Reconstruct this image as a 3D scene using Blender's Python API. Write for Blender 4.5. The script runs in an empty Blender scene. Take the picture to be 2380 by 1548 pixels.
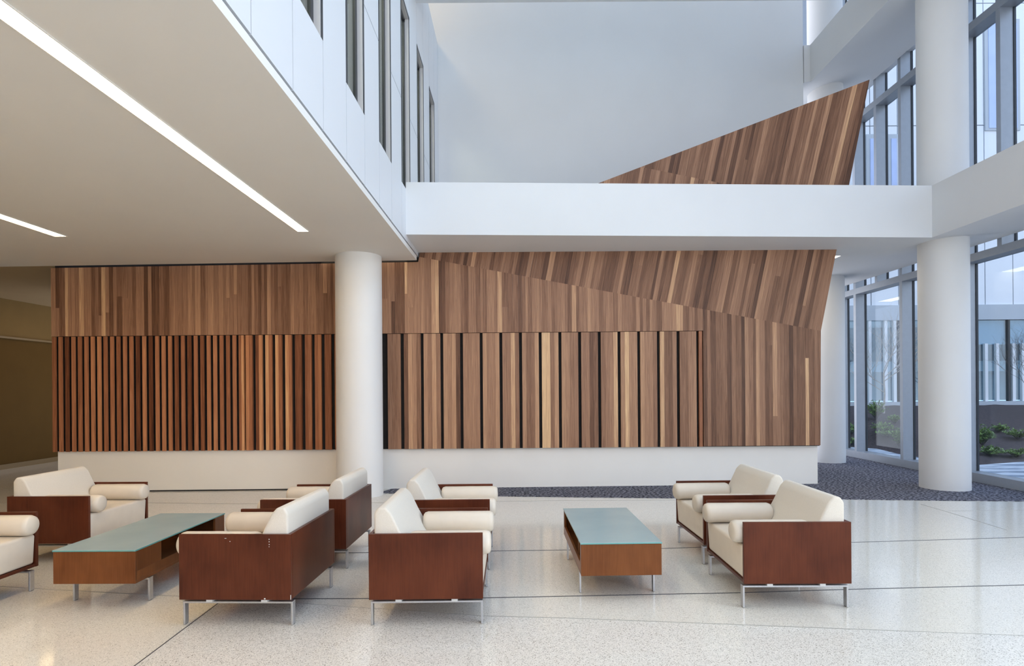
import bpy, bmesh, math, random
from mathutils import Vector, Matrix
random.seed(7)
rnd = random.Random(11)
C = bpy.context.scene.collection
sc = bpy.context.scene

# ------------------------------------------------------------------ camera
F, CX, CY, ROLL, EYE = 1349.7, 1203.8, 904.6, -0.0075, 1.56
cam_d = bpy.data.cameras.new('camera')
cam_d.sensor_fit = 'HORIZONTAL'
cam_d.sensor_width = 36.0
cam_d.lens = F / 2380 * 36.0
cam_d.shift_x = -(CX - 1190) / 2380
cam_d.shift_y = (CY - 774) / 2380
cam_d.clip_end = 300
cam = bpy.data.objects.new('camera', cam_d)
C.objects.link(cam)
cam.matrix_world = Matrix.Translation((0, 0, EYE)) @ Matrix.Rotation(math.pi / 2, 4, 'X') @ Matrix.Rotation(ROLL, 4, 'Z')
sc.camera = cam


# survey helpers: read a measured direction of the photograph onto a real plane of the room
def un(px, py):
    a, b = px - CX, py - CY
    c, s = math.cos(ROLL), math.sin(ROLL)
    return ((c * a + s * b) / F, -(-s * a + c * b) / F)


def fl(px, py, z=0.0):
    u, w = un(px, py)
    Y = (z - EYE) / w
    return (u * Y, Y)


def atX(px, py, X):
    u, w = un(px, py)
    Y = X / u
    return Vector((X, Y, EYE + w * Y))


def at_plane(px, py, p0, n):
    u, w = un(px, py)
    d = Vector((u, 1, w))
    o = Vector((0, 0, EYE))
    return o + d * ((p0 - o).dot(n) / d.dot(n))


# ------------------------------------------------------------------ materials
def nodes(name):
    m = bpy.data.materials.new(name)
    m.use_nodes = True
    nt = m.node_tree
    return m, nt, nt.nodes, nt.links, nt.nodes['Principled BSDF']


def simple(name, col, rough=0.5, metal=0.0, noise=0.0, nscale=8.0, bump=0.0, bscale=200.0, spec=0.5):
    m, nt, N, L, b = nodes(name)
    b.inputs['Base Color'].default_value = (*col, 1)
    b.inputs['Roughness'].default_value = rough
    b.inputs['Metallic'].default_value = metal
    b.inputs['Specular IOR Level'].default_value = spec
    tc = N.new('ShaderNodeTexCoord')
    if noise:
        n = N.new('ShaderNodeTexNoise')
        n.inputs['Scale'].default_value = nscale
        n.inputs['Detail'].default_value = 4
        L.new(tc.outputs['Object'], n.inputs['Vector'])
        r = N.new('ShaderNodeValToRGB')
        r.color_ramp.elements[0].position = 0.3
        r.color_ramp.elements[1].position = 0.7
        r.color_ramp.elements[0].color = (*[c * (1 - noise) for c in col], 1)
        r.color_ramp.elements[1].color = (*[min(1, c * (1 + noise)) for c in col], 1)
        L.new(n.outputs['Fac'], r.inputs['Fac'])
        L.new(r.outputs['Color'], b.inputs['Base Color'])
    if bump:
        n2 = N.new('ShaderNodeTexNoise')
        n2.inputs['Scale'].default_value = bscale
        n2.inputs['Detail'].default_value = 2
        L.new(tc.outputs['Object'], n2.inputs['Vector'])
        bp = N.new('ShaderNodeBump')
        bp.inputs['Strength'].default_value = bump
        bp.inputs['Distance'].default_value = 0.004
        L.new(n2.outputs['Fac'], bp.inputs['Height'])
        L.new(bp.outputs['Normal'], b.inputs['Normal'])
    return m


def emis(name, col, s):
    m, nt, N, L, b = nodes(name)
    b.inputs['Base Color'].default_value = (*col, 1)
    b.inputs['Emission Color'].default_value = (*col, 1)
    b.inputs['Emission Strength'].default_value = s
    return m


def terrazzo(name, base, fleck, amount, scale, rough=0.12):
    m, nt, N, L, b = nodes(name)
    tc = N.new('ShaderNodeTexCoord')
    v = N.new('ShaderNodeTexVoronoi')
    v.inputs['Scale'].default_value = scale
    L.new(tc.outputs['Object'], v.inputs['Vector'])
    sep = N.new('ShaderNodeSeparateColor')
    L.new(v.outputs['Color'], sep.inputs['Color'])
    r = N.new('ShaderNodeValToRGB')
    e = r.color_ramp.elements
    r.color_ramp.interpolation = 'CONSTANT'
    e[0].position = 0
    e[0].color = (*fleck, 1)
    e[1].position = amount
    e[1].color = (*[(f + 2 * c) / 3 for f, c in zip(fleck, base)], 1)
    for pos, k in ((amount * 2.2, 0.9), (0.45, 1.0), (0.7, 1.06), (0.9, 1.15)):
        x = e.new(min(pos, 0.95))
        x.color = (*[min(1, c * k) for c in base], 1)
    L.new(sep.outputs['Red'], r.inputs['Fac'])
    n = N.new('ShaderNodeTexNoise')
    n.inputs['Scale'].default_value = 0.7
    n.inputs['Detail'].default_value = 3
    L.new(tc.outputs['Object'], n.inputs['Vector'])
    mp = N.new('ShaderNodeMapRange')
    mp.inputs['From Min'].default_value = 0.3
    mp.inputs['From Max'].default_value = 0.7
    mp.inputs['To Min'].default_value = rough * 0.7
    mp.inputs['To Max'].default_value = rough * 1.4
    L.new(n.outputs['Fac'], mp.inputs['Value'])
    L.new(mp.outputs['Result'], b.inputs['Roughness'])
    L.new(r.outputs['Color'], b.inputs['Base Color'])
    b.inputs['Specular IOR Level'].default_value = 0.6
    return m


def carpet_mat():
    m, nt, N, L, b = nodes('carpet_speckle')
    tc = N.new('ShaderNodeTexCoord')
    mpg = N.new('ShaderNodeMapping')
    mpg.inputs['Scale'].default_value = (26, 36, 1)
    L.new(tc.outputs['Object'], mpg.inputs['Vector'])
    v = N.new('ShaderNodeTexNoise')
    v.inputs['Scale'].default_value = 1.0
    v.inputs['Detail'].default_value = 2
    L.new(mpg.outputs['Vector'], v.inputs['Vector'])
    r = N.new('ShaderNodeValToRGB')
    e = r.color_ramp.elements
    e[0].position = 0.43
    e[0].color = (0.030, 0.032, 0.045, 1)
    e[1].position = 0.62
    e[1].color = (0.30, 0.30, 0.35, 1)
    L.new(v.outputs['Fac'], r.inputs['Fac'])
    L.new(r.outputs['Color'], b.inputs['Base Color'])
    b.inputs['Roughness'].default_value = 0.95
    b.inputs['Specular IOR Level'].default_value = 0.1
    return m


def walnut(name, stops, rough=0.42):
    """planks carry their own face attributes: tone (which board) and shift (where its grain starts)"""
    m, nt, N, L, b = nodes(name)
    tc = N.new('ShaderNodeTexCoord')
    a = N.new('ShaderNodeAttribute')
    a.attribute_name = 'tone'
    s = N.new('ShaderNodeAttribute')
    s.attribute_name = 'shift'
    mp = N.new('ShaderNodeMapping')
    mp.inputs['Scale'].default_value = (52, 52, 1.5)
    L.new(tc.outputs['Object'], mp.inputs['Vector'])
    ad = N.new('ShaderNodeVectorMath')
    ad.operation = 'ADD'
    L.new(mp.outputs['Vector'], ad.inputs[0])
    L.new(s.outputs['Vector'], ad.inputs[1])
    g = N.new('ShaderNodeTexNoise')
    g.inputs['Scale'].default_value = 1.0
    g.inputs['Detail'].default_value = 5
    g.inputs['Roughness'].default_value = 0.62
    g.inputs['Distortion'].default_value = 1.2
    L.new(ad.outputs['Vector'], g.inputs['Vector'])
    k = N.new('ShaderNodeMath')
    k.operation = 'MULTIPLY_ADD'
    k.inputs[1].default_value = 0.80
    L.new(g.outputs['Fac'], k.inputs[0])
    k2 = N.new('ShaderNodeMath')
    k2.operation = 'SUBTRACT'
    k2.inputs[1].default_value = 0.40
    L.new(a.outputs['Fac'], k2.inputs[0])
    L.new(k2.outputs['Value'], k.inputs[2])
    r = N.new('ShaderNodeValToRGB')
    e = r.color_ramp.elements
    e[0].position, e[0].color = stops[0][0], (*stops[0][1], 1)
    e[1].position, e[1].color = stops[-1][0], (*stops[-1][1], 1)
    for p, c in stops[1:-1]:
        x = e.new(p)
        x.color = (*c, 1)
    L.new(k.outputs['Value'], r.inputs['Fac'])
    L.new(r.outputs['Color'], b.inputs['Base Color'])
    b.inputs['Roughness'].default_value = rough
    b.inputs['Specular IOR Level'].default_value = 0.25
    return m


def veneer(name, dark, light, rough=0.3):
    m, nt, N, L, b = nodes(name)
    tc = N.new('ShaderNodeTexCoord')
    oi = N.new('ShaderNodeObjectInfo')
    mp = N.new('ShaderNodeMapping')
    mp.inputs['Scale'].default_value = (3.5, 3.5, 2.2)
    L.new(tc.outputs['Object'], mp.inputs['Vector'])
    ad = N.new('ShaderNodeVectorMath')
    ad.operation = 'ADD'
    sc_ = N.new('ShaderNodeMath')
    sc_.operation = 'MULTIPLY'
    sc_.inputs[1].default_value = 17.0
    L.new(oi.outputs['Random'], sc_.inputs[0])
    L.new(mp.outputs['Vector'], ad.inputs[0])
    L.new(sc_.outputs['Value'], ad.inputs[1])
    n = N.new('ShaderNodeTexNoise')
    n.inputs['Scale'].default_value = 1.0
    n.inputs['Detail'].default_value = 3
    L.new(ad.outputs['Vector'], n.inputs['Vector'])
    mp2 = N.new('ShaderNodeMapping')
    mp2.inputs['Scale'].default_value = (120, 120, 6)
    L.new(tc.outputs['Object'], mp2.inputs['Vector'])
    n2 = N.new('ShaderNodeTexNoise')
    n2.inputs['Scale'].default_value = 1.0
    L.new(mp2.outputs['Vector'], n2.inputs['Vector'])
    mx = N.new('ShaderNodeMath')
    mx.operation = 'MULTIPLY_ADD'
    mx.inputs[1].default_value = 0.3
    L.new(n2.outputs['Fac'], mx.inputs[0])
    L.new(n.outputs['Fac'], mx.inputs[2])
    r = N.new('ShaderNodeValToRGB')
    e = r.color_ramp.elements
    e[0].position, e[0].color = 0.42, (*dark, 1)
    e[1].position, e[1].color = 0.92, (*light, 1)
    L.new(mx.outputs['Value'], r.inputs['Fac'])
    L.new(r.outputs['Color'], b.inputs['Base Color'])
    b.inputs['Roughness'].default_value = rough
    b.inputs['Specular IOR Level'].default_value = 0.18
    return m


def tweed(name, c0, c1):
    m, nt, N, L, b = nodes(name)
    tc = N.new('ShaderNodeTexCoord')
    n = N.new('ShaderNodeTexNoise')
    n.inputs['Scale'].default_value = 420
    n.inputs['Detail'].default_value = 2
    L.new(tc.outputs['Object'], n.inputs['Vector'])
    r = N.new('ShaderNodeValToRGB')
    e = r.color_ramp.elements
    e[0].position, e[0].color = 0.35, (*c0, 1)
    e[1].position, e[1].color = 0.62, (*c1, 1)
    L.new(n.outputs['Fac'], r.inputs['Fac'])
    L.new(r.outputs['Color'], b.inputs['Base Color'])
    bp = N.new('ShaderNodeBump')
    bp.inputs['Strength'].default_value = 0.35
    bp.inputs['Distance'].default_value = 0.003
    L.new(n.outputs['Fac'], bp.inputs['Height'])
    L.new(bp.outputs['Normal'], b.inputs['Normal'])
    b.inputs['Roughness'].default_value = 0.9
    b.inputs['Specular IOR Level'].default_value = 0.2
    b.inputs['Sheen Weight'].default_value = 0.15
    return m


def clear_glass(name, tint, gloss_ior=1.5, rough=0.0):
    """thin architectural glass: lets light and view through, mirrors by Fresnel"""
    m = bpy.data.materials.new(name)
    m.use_nodes = True
    nt = m.node_tree
    N, L = nt.nodes, nt.links
    N.remove(N['Principled BSDF'])
    out = N['Material Output']
    t = N.new('ShaderNodeBsdfTransparent')
    t.inputs['Color'].default_value = (*tint, 1)
    g = N.new('ShaderNodeBsdfGlossy')
    g.inputs['Roughness'].default_value = rough
    g.inputs['Color'].default_value = (0.9, 0.95, 1, 1)
    f = N.new('ShaderNodeFresnel')
    geo = N.new('ShaderNodeNewGeometry')
    ior = N.new('ShaderNodeMapRange')          # leaving the sheet uses the inverse index
    ior.inputs['To Min'].default_value = gloss_ior
    ior.inputs['To Max'].default_value = 1.0 / gloss_ior
    L.new(geo.outputs['Backfacing'], ior.inputs['Value'])
    L.new(ior.outputs['Result'], f.inputs['IOR'])
    mx = N.new('ShaderNodeMixShader')
    L.new(f.outputs['Fac'], mx.inputs['Fac'])
    L.new(t.outputs['BSDF'], mx.inputs[1])
    L.new(g.outputs['BSDF'], mx.inputs[2])
    L.new(mx.outputs['Shader'], out.inputs['Surface'])
    return m


M = {}
M['white'] = simple('white_paint', (0.75, 0.755, 0.755), 0.6, noise=0.012, nscale=1.5)
M['panel'] = simple('white_metal_panel', (0.73, 0.745, 0.775), 0.38)
M['ceiling'] = simple('ceiling_paint', (0.80, 0.785, 0.75), 0.75, noise=0.012, nscale=1.2)
M['plinth'] = simple('plinth_paint', (0.90, 0.86, 0.80), 0.5, noise=0.015, nscale=2)
M['column'] = simple('column_paint', (0.82, 0.81, 0.79), 0.55, noise=0.01, nscale=2)
M['brown_wall'] = simple('brown_wall', (0.21, 0.136, 0.054), 0.8, noise=0.03, nscale=3, spec=0.08)
M['brown_wall_low'] = simple('brown_wall_lower', (0.115, 0.066, 0.020), 0.8, noise=0.04, nscale=3, spec=0.08)
M['brown_trim'] = simple('brown_wall_trim', (0.22, 0.150, 0.065), 0.5)
M['ceiling_painted_shade'] = simple('ceiling_painted_shade', (0.42, 0.315, 0.18), 0.7, noise=0.02, nscale=2)  # white ceiling of the unlit corridor, its shade put into the colour
M['black'] = simple('black_backing', (0.012, 0.010, 0.009), 0.8, noise=0.2, nscale=20)
M['dark_joint'] = simple('dark_joint', (0.10, 0.10, 0.10), 0.7, noise=0.1, nscale=20)
M['aluminium'] = simple('grey_aluminium', (0.36, 0.39, 0.43), 0.42, metal=0.35, noise=0.03, nscale=12)
M['gasket'] = simple('dark_gasket', (0.02, 0.025, 0.032), 0.5)
M['steel'] = simple('brushed_steel', (0.55, 0.55, 0.56), 0.34, metal=0.8, noise=0.05, nscale=60)
M['clip'] = simple('pale_clip', (0.72, 0.72, 0.70), 0.5)
M['glide'] = simple('foot_glide', (0.16, 0.16, 0.16), 0.6)
M['leather'] = simple('cream_leather', (0.70, 0.62, 0.515), 0.42, noise=0.03, nscale=9, bump=0.12, bscale=350)
M['tweed'] = tweed('cream_tweed', (0.66, 0.60, 0.51), (0.74, 0.685, 0.60))
M['cherry'] = veneer('cherry_veneer', (0.062, 0.0150, 0.0075), (0.140, 0.038, 0.0165))
M['cherry_edge'] = veneer('cherry_edge', (0.06, 0.016, 0.009), (0.11, 0.031, 0.016))
M['table_wood'] = veneer('table_veneer', (0.115, 0.036, 0.011), (0.24, 0.085, 0.027))
M['terrazzo'] = terrazzo('terrazzo_cream', (0.80, 0.765, 0.69), (0.36, 0.33, 0.27), 0.03, 260, 0.095)
M['terrazzo_grey'] = terrazzo('terrazzo_flecked', (0.80, 0.77, 0.71), (0.34, 0.315, 0.27), 0.085, 230, 0.11)
M['strip'] = simple('divider_strip', (0.10, 0.10, 0.11), 0.4, metal=0.3)
M['strip_pale'] = simple('divider_strip_pale', (0.45, 0.44, 0.41), 0.4, metal=0.3)
M['carpet'] = carpet_mat()
WAL = [(0.0, (0.094, 0.042, 0.023)), (0.25, (0.206, 0.099, 0.055)), (0.5, (0.356, 0.188, 0.110)),
       (0.75, (0.537, 0.304, 0.171)), (1.0, (0.800, 0.521, 0.281))]
M['walnut'] = walnut('walnut_planks', WAL)
WAL2 = [(0.0, (0.092, 0.031, 0.016)), (0.25, (0.238, 0.085, 0.038)), (0.5, (0.422, 0.171, 0.081)),
        (0.75, (0.634, 0.289, 0.134)), (1.0, (0.800, 0.496, 0.246))]
M['walnut_slat'] = walnut('walnut_slats', WAL2, 0.38)  # redder than the planks: warm light on the slats put into the colour
M['lamp'] = emis('warm_diffuser', (1.0, 0.73, 0.41), 19.0)
M['cove'] = emis('warm_cove_diffuser', (1.0, 0.88, 0.68), 9.0)
M['glass'] = clear_glass('window_glass', (0.90, 0.94, 0.955), 1.28)
M['glass_in'] = clear_glass('balcony_glass', (0.80, 0.84, 0.80))
M['beige_room'] = simple('beige_interior', (0.62, 0.58, 0.46), 0.8, noise=0.06, nscale=2)
M['jamb'] = simple('pale_jamb', (0.58, 0.56, 0.55), 0.5)
M['frame_dark'] = simple('dark_window_frame', (0.022, 0.024, 0.028), 0.4)


def frosted():
    m, nt, N, L, b = nodes('frosted_glass')
    b.inputs['Base Color'].default_value = (0.40, 0.56, 0.58, 1)
    b.inputs['Roughness'].default_value = 0.22
    b.inputs['Specular IOR Level'].default_value = 0.7
    n = N.new('ShaderNodeTexNoise')
    n.inputs['Scale'].default_value = 3
    tc = N.new('ShaderNodeTexCoord')
    L.new(tc.outputs['Object'], n.inputs['Vector'])
    r = N.new('ShaderNodeValToRGB')
    r.color_ramp.elements[0].color = (0.34, 0.47, 0.50, 1)
    r.color_ramp.elements[1].color = (0.42, 0.55, 0.57, 1)
    L.new(n.outputs['Fac'], r.inputs['Fac'])
    L.new(r.outputs['Color'], b.inputs['Base Color'])
    return m


def dappled_paving():
    m, nt, N, L, b = nodes('pale_paving_painted_shadows')
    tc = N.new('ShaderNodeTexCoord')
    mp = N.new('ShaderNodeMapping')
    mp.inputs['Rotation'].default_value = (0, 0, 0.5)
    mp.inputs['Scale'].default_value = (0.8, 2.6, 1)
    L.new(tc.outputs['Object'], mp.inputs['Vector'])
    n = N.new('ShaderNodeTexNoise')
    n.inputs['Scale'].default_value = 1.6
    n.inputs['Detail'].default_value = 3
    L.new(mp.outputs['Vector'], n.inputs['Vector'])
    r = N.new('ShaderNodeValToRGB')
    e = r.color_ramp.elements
    e[0].position, e[0].color = 0.42, (0.25, 0.29, 0.35, 1)  # blue-grey streaks are dappled shadow painted into the pale paving
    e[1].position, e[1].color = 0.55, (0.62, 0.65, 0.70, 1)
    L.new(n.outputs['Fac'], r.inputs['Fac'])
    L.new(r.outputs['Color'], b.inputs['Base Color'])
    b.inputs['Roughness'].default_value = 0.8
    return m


M['frost'] = frosted()
M['glass_edge'] = simple('green_glass_edge', (0.13, 0.36, 0.33), 0.12)
# outdoors
M['facade'] = simple('white_facade', (0.84, 0.86, 0.89), 0.5)
M['facade_band'] = simple('grey_soffit_band', (0.50, 0.54, 0.58), 0.6, noise=0.02, nscale=2)
M['facade_glass'] = clear_glass('storefront_glass', (0.62, 0.76, 0.84), 1.9)
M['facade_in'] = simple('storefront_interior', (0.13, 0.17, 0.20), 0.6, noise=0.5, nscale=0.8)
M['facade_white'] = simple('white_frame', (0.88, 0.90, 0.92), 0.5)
M['facade_pane'] = simple('blue_window_pane', (0.50, 0.60, 0.88), 0.2, noise=0.05, nscale=2)
M['mulch'] = simple('bark_mulch', (0.060, 0.040, 0.038), 0.95, noise=0.55, nscale=26, bump=0.8, bscale=40)
M['paving'] = dappled_paving()
M['leaf'] = simple('shrub_green', (0.20, 0.31, 0.07), 0.6, noise=0.5, nscale=9)
M['bark'] = simple('pale_bark', (0.50, 0.46, 0.42), 0.8, noise=0.2, nscale=20)
M['bark_dark'] = simple('dark_bark', (0.10, 0.085, 0.075), 0.8, noise=0.2, nscale=20)


# ------------------------------------------------------------------ mesh helpers
def add_box(bm, x0, y0, z0, x1, y1, z1, bevel=0.0, seg=2):
    vs = [bm.verts.new((x, y, z)) for z in (z0, z1) for x, y in ((x0, y0), (x1, y0), (x1, y1), (x0, y1))]
    fs = [(3, 2, 1, 0), (4, 5, 6, 7), (0, 1, 5, 4), (1, 2, 6, 5), (2, 3, 7, 6), (3, 0, 4, 7)]
    faces = [bm.faces.new([vs[i] for i in f]) for f in fs]
    if bevel:
        ed = list({e for f in faces for e in f.edges})
        bmesh.ops.bevel(bm, geom=ed, offset=bevel, segments=seg, affect='EDGES', profile=0.5)


def add_prism(bm, pts, ext):
    """closed outline pts (3-D, planar) extruded by vector ext"""
    a = [bm.verts.new(p) for p in pts]
    b = [bm.verts.new(Vector(p) + Vector(ext)) for p in pts]
    fs = [bm.faces.new(a[::-1]), bm.faces.new(b)]
    n = len(pts)
    for i in range(n):
        fs.append(bm.faces.new((a[i], a[(i + 1) % n], b[(i + 1) % n], b[i])))
    return fs


def add_lathe(bm, prof, seg=48, axis='Z', origin=(0, 0, 0)):
    """prof: list of (radius, height); closed by end caps when the end radius is zero"""
    rings = []
    for r, h in prof:
        if r < 1e-6:
            co = [(0, 0, h)]
        else:
            co = [(r * math.cos(2 * math.pi * i / seg), r * math.sin(2 * math.pi * i / seg), h) for i in range(seg)]
        ring = []
        for x, y, z in co:
            p = (x, y, z) if axis == 'Z' else (z, x, y)
            ring.append(bm.verts.new(Vector(p) + Vector(origin)))
        rings.append(ring)
    for a, b in zip(rings, rings[1:]):
        if len(a) == 1 and len(b) == 1:
            continue
        for i in range(seg):
            j = (i + 1) % seg
            if len(a) == 1:
                bm.faces.new((a[0], b[i], b[j]))
            elif len(b) == 1:
                bm.faces.new((a[i], a[j], b[0]))
            else:
                bm.faces.new((a[i], a[j], b[j], b[i]))


def add_tube(bm, pts, radii, seg=6):
    rings = []
    for i, p in enumerate(pts):
        p = Vector(p)
        d = (Vector(pts[min(i + 1, len(pts) - 1)]) - Vector(pts[max(i - 1, 0)])).normalized()
        u = d.orthogonal().normalized()
        v = d.cross(u)
        rings.append([bm.verts.new(p + (u * math.cos(2 * math.pi * k / seg) + v * math.sin(2 * math.pi * k / seg)) * radii[i]) for k in range(seg)])
    for a, b in zip(rings, rings[1:]):
        for k in range(seg):
            j = (k + 1) % seg
            bm.faces.new((a[k], a[j], b[j], b[k]))
    bm.faces.new(rings[0][::-1])
    bm.faces.new(rings[-1])


def obj(name, bm, mat, parent=None, smooth=False, recalc=True):
    if recalc:
        bmesh.ops.recalc_face_normals(bm, faces=bm.faces[:])
    me = bpy.data.meshes.new(name)
    bm.to_mesh(me)
    bm.free()
    me.materials.append(mat)
    if smooth:
        me.shade_smooth()
        if hasattr(me, 'set_sharp_from_angle'):
            me.set_sharp_from_angle(angle=math.radians(smooth if smooth is not True else 40))
    o = bpy.data.objects.new(name, me)
    C.objects.link(o)
    if parent is not None:
        o.parent = parent
    return o


def box_obj(name, dims, mat, parent=None, bevel=0.0, seg=2, smooth=False):
    bm = bmesh.new()
    add_box(bm, *dims, bevel=bevel, seg=seg)
    return obj(name, bm, mat, parent, smooth)


def empty(name, loc=(0, 0, 0), rz=0.0):
    o = bpy.data.objects.new(name, None)
    o.empty_display_size = 0.2
    C.objects.link(o)
    o.location = loc
    o.rotation_euler = (0, 0, rz)
    return o


def tag(o, label, cat, group=None):
    o['label'] = label
    o['category'] = cat
    if group:
        o['group'] = group
    return o


def struct(o, label=None):
    o['kind'] = 'structure'
    if label:
        o['label'] = label
    return o


def copy_tree(o, parent=None):
    c = o.copy()
    C.objects.link(c)
    c.parent = parent
    for ch in list(o.children):
        copy_tree(ch, c)
    return c


# ------------------------------------------------------------------ room measures
XB = -1.55                       # face of the panelled gallery wall
YB0 = 8.14                       # front of the bridge beam at its left end
YWALL = 11.57                    # tall white wall behind the wood wall
XG, XGLASS = 7.40, 7.60          # inner edge of the glazing fins, plane of the panes
ZROOF = 13.6


def yw(X):                       # face of the wood cladding
    return 9.0 + 0.2 * (X + 7.2) / 12.0


def yp(X):                       # face of the white plinth
    return 9.08 + 0.24 * (X + 7.2) / 12.0


def zceil(X):
    return 3.564 + (X - XB) * 0.008


# ------------------------------------------------------------------ floor
floor = empty('floor')
struct(floor)


def flat(name, pts, z, mat, parent, thick=0.04):
    bm = bmesh.new()
    add_prism(bm, [(x, y, z - thick) for x, y in pts], (0, 0, thick))
    return obj(name, bm, mat, parent)


g0, g1 = fl(313, 1548), fl(509, 1401)
dx, dy = g1[0] - g0[0], g1[1] - g0[1]
gA = (g0[0] - dx * 3.0, g0[1] - dy * 3.0)
bR = fl(2380, 1478)
bM = fl(1123, 1432)
gK = fl(600, 1399)
flat('terrazzo_field', [(-11, -8), (7.55, -8), (7.55, 9.4), (-11, 15)], 0, M['terrazzo'], floor, 0.1)
flat('terrazzo_flecked_field', [gA, (7.5, gA[1]), (7.5, bR[1] - 0.1), bR, bM, fl(690, 1402), g1], 0.0012, M['terrazzo_grey'], floor, 0.006)


def divider(pts, w=0.008, mat='strip'):
    bm = bmesh.new()
    for p, q in zip(pts, pts[1:]):
        p, q = Vector((*p, 0)), Vector((*q, 0))
        n = (q - p).normalized().cross(Vector((0, 0, 1))) * w / 2
        add_prism(bm, [p - n, q - n, q + n, p + n], (0, 0, 0.0022))
    return obj('divider_strip', bm, M[mat], floor)


divider([fl(500, 1392), fl(682, 1392), fl(858, 1391.5), fl(1125, 1390), fl(1320, 1386), fl(1719, 1378), fl(1979, 1370), fl(2380, 1360), fl(2700, 1350)], 0.011)
divider([fl(690, 1402), fl(1123, 1432), fl(1320, 1437), fl(2380, 1478)], 0.006, 'strip_pale')
divider([fl(600, 1287), fl(900, 1284), fl(1141, 1281), fl(1280, 1279), fl(1540, 1275), fl(1979, 1261), fl(2380, 1249), fl(2700, 1240)], 0.011)
divider([fl(-300, 1176), fl(0, 1171), fl(347, 1169), fl(560, 1171), fl(900, 1168)], 0.008, 'strip_pale')
divider([fl(1100, 1166), fl(1310, 1163.5), fl(1570, 1163)], 0.008, 'strip_pale')
divider([gA, g0, g1, fl(560, 1366)], 0.008, 'strip')
divider([fl(-200, 1350), fl(0, 1363), fl(130, 1371), fl(415, 1386), fl(500, 1392)], 0.008, 'strip_pale')
divider([fl(-300, 1290), fl(0, 1288), fl(125, 1286), fl(600, 1287)], 0.008, 'strip_pale')
divider([fl(-300, 1140), fl(0, 1136), fl(60, 1136)], 0.008, 'strip_pale')
divider([fl(2140, 1172), fl(2196, 1188), fl(2340, 1232)], 0.006, 'strip_pale')
divider([fl(2196, 1188), fl(2380, 1186)], 0.006, 'strip_pale')

cp = [fl(*p) for p in ((880, 1146), (905, 1147), (1090, 1153), (1300, 1155.5), (1570, 1158.5), (1800, 1160), (1965, 1161), (2150, 1163.5), (2380, 1165.5))]
cpts = cp + [(7.55, 7.78), (7.55, 17.6), (5.76, 17.6), (5.76, 11.5), (4.86, 11.4), (4.86, 9.36), (4.8, 9.32), (-2.0, 9.16)]
bm = bmesh.new()
add_prism(bm, [(x, y, 0.0005) for x, y in cpts], (0, 0, 0.006))
tag(obj('carpet', bm, M['carpet']), 'blue grey speckled carpet running along the wood wall and the tall windows', 'carpet')

# ------------------------------------------------------------------ back wall: plinth and black core behind the cladding
wall_back = empty('wall_back')
struct(wall_back)
XL, XR = -7.20, 4.83
bm = bmesh.new()
add_prism(bm, [(XL, yp(XL), 0), (XR - 0.03, yp(XR), 0), (XR - 0.03, yp(XR) + 1.0, 0), (XL, yp(XL) + 1.0, 0)], (0, 0, 0.66))
obj('plinth', bm, M['plinth'], wall_back)
bm = bmesh.new()
CORE = 0.13
add_prism(bm, [(XL, yw(XL) + 0.072, 0.640), (XR - 0.02, yw(XR) + 0.072, 0.620), (XR - 0.02, yw(XR) + 1.0, 0.64), (XL, yw(XL) + 1.0, 0.655)], (0, 0, 1.86))
obj('core', bm, M['black'], wall_back)
bm = bmesh.new()
add_prism(bm, [(XL, yw(XL) + 0.05, 2.5), (XB + 0.2, yw(XB) + 0.05, 2.5), (XB + 0.2, yw(XB) + 0.05, 3.64), (XL, yw(XL) + 0.05, 3.64)], (0, 0.9, 0))
obj('upper_core', bm, M['black'], wall_back)
bm = bmesh.new()
add_prism(bm, [(XL, yp(XL) - 0.004, 0.0), (-2.2, yp(-2.2) - 0.004, 0.0), (-2.2, yp(-2.2) - 0.004, 0.018), (XL, yp(XL) - 0.004, 0.018)], (0, 0.01, 0))
obj('shadow_gap', bm, M['black'], wall_back)

# ------------------------------------------------------------------ walnut cladding
clad = empty('wood_cladding', (0, 0, 0))
tag(clad, 'walnut plank cladding with slatted lower band and folded leaning panel rising behind the white beam', 'wall cladding')


def clip(poly, f):
    """keep the side f(p) >= 0 of a 2-D polygon"""
    out = []
    for i, p in enumerate(poly):
        q = poly[(i + 1) % len(poly)]
        a, b = f(p), f(q)
        if a >= 0:
            out.append(p)
        if a * b < 0:
            t = a / (a - b)
            out.append((p[0] + (q[0] - p[0]) * t, p[1] + (q[1] - p[1]) * t))
    return out


def tone_pick(base=0.36, spread=0.12):
    t = rnd.gauss(base, spread)
    if rnd.random() < 0.10:
        t += 0.27
    if rnd.random() < 0.08:
        t -= 0.18
    return max(0.02, min(0.95, t))


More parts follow.
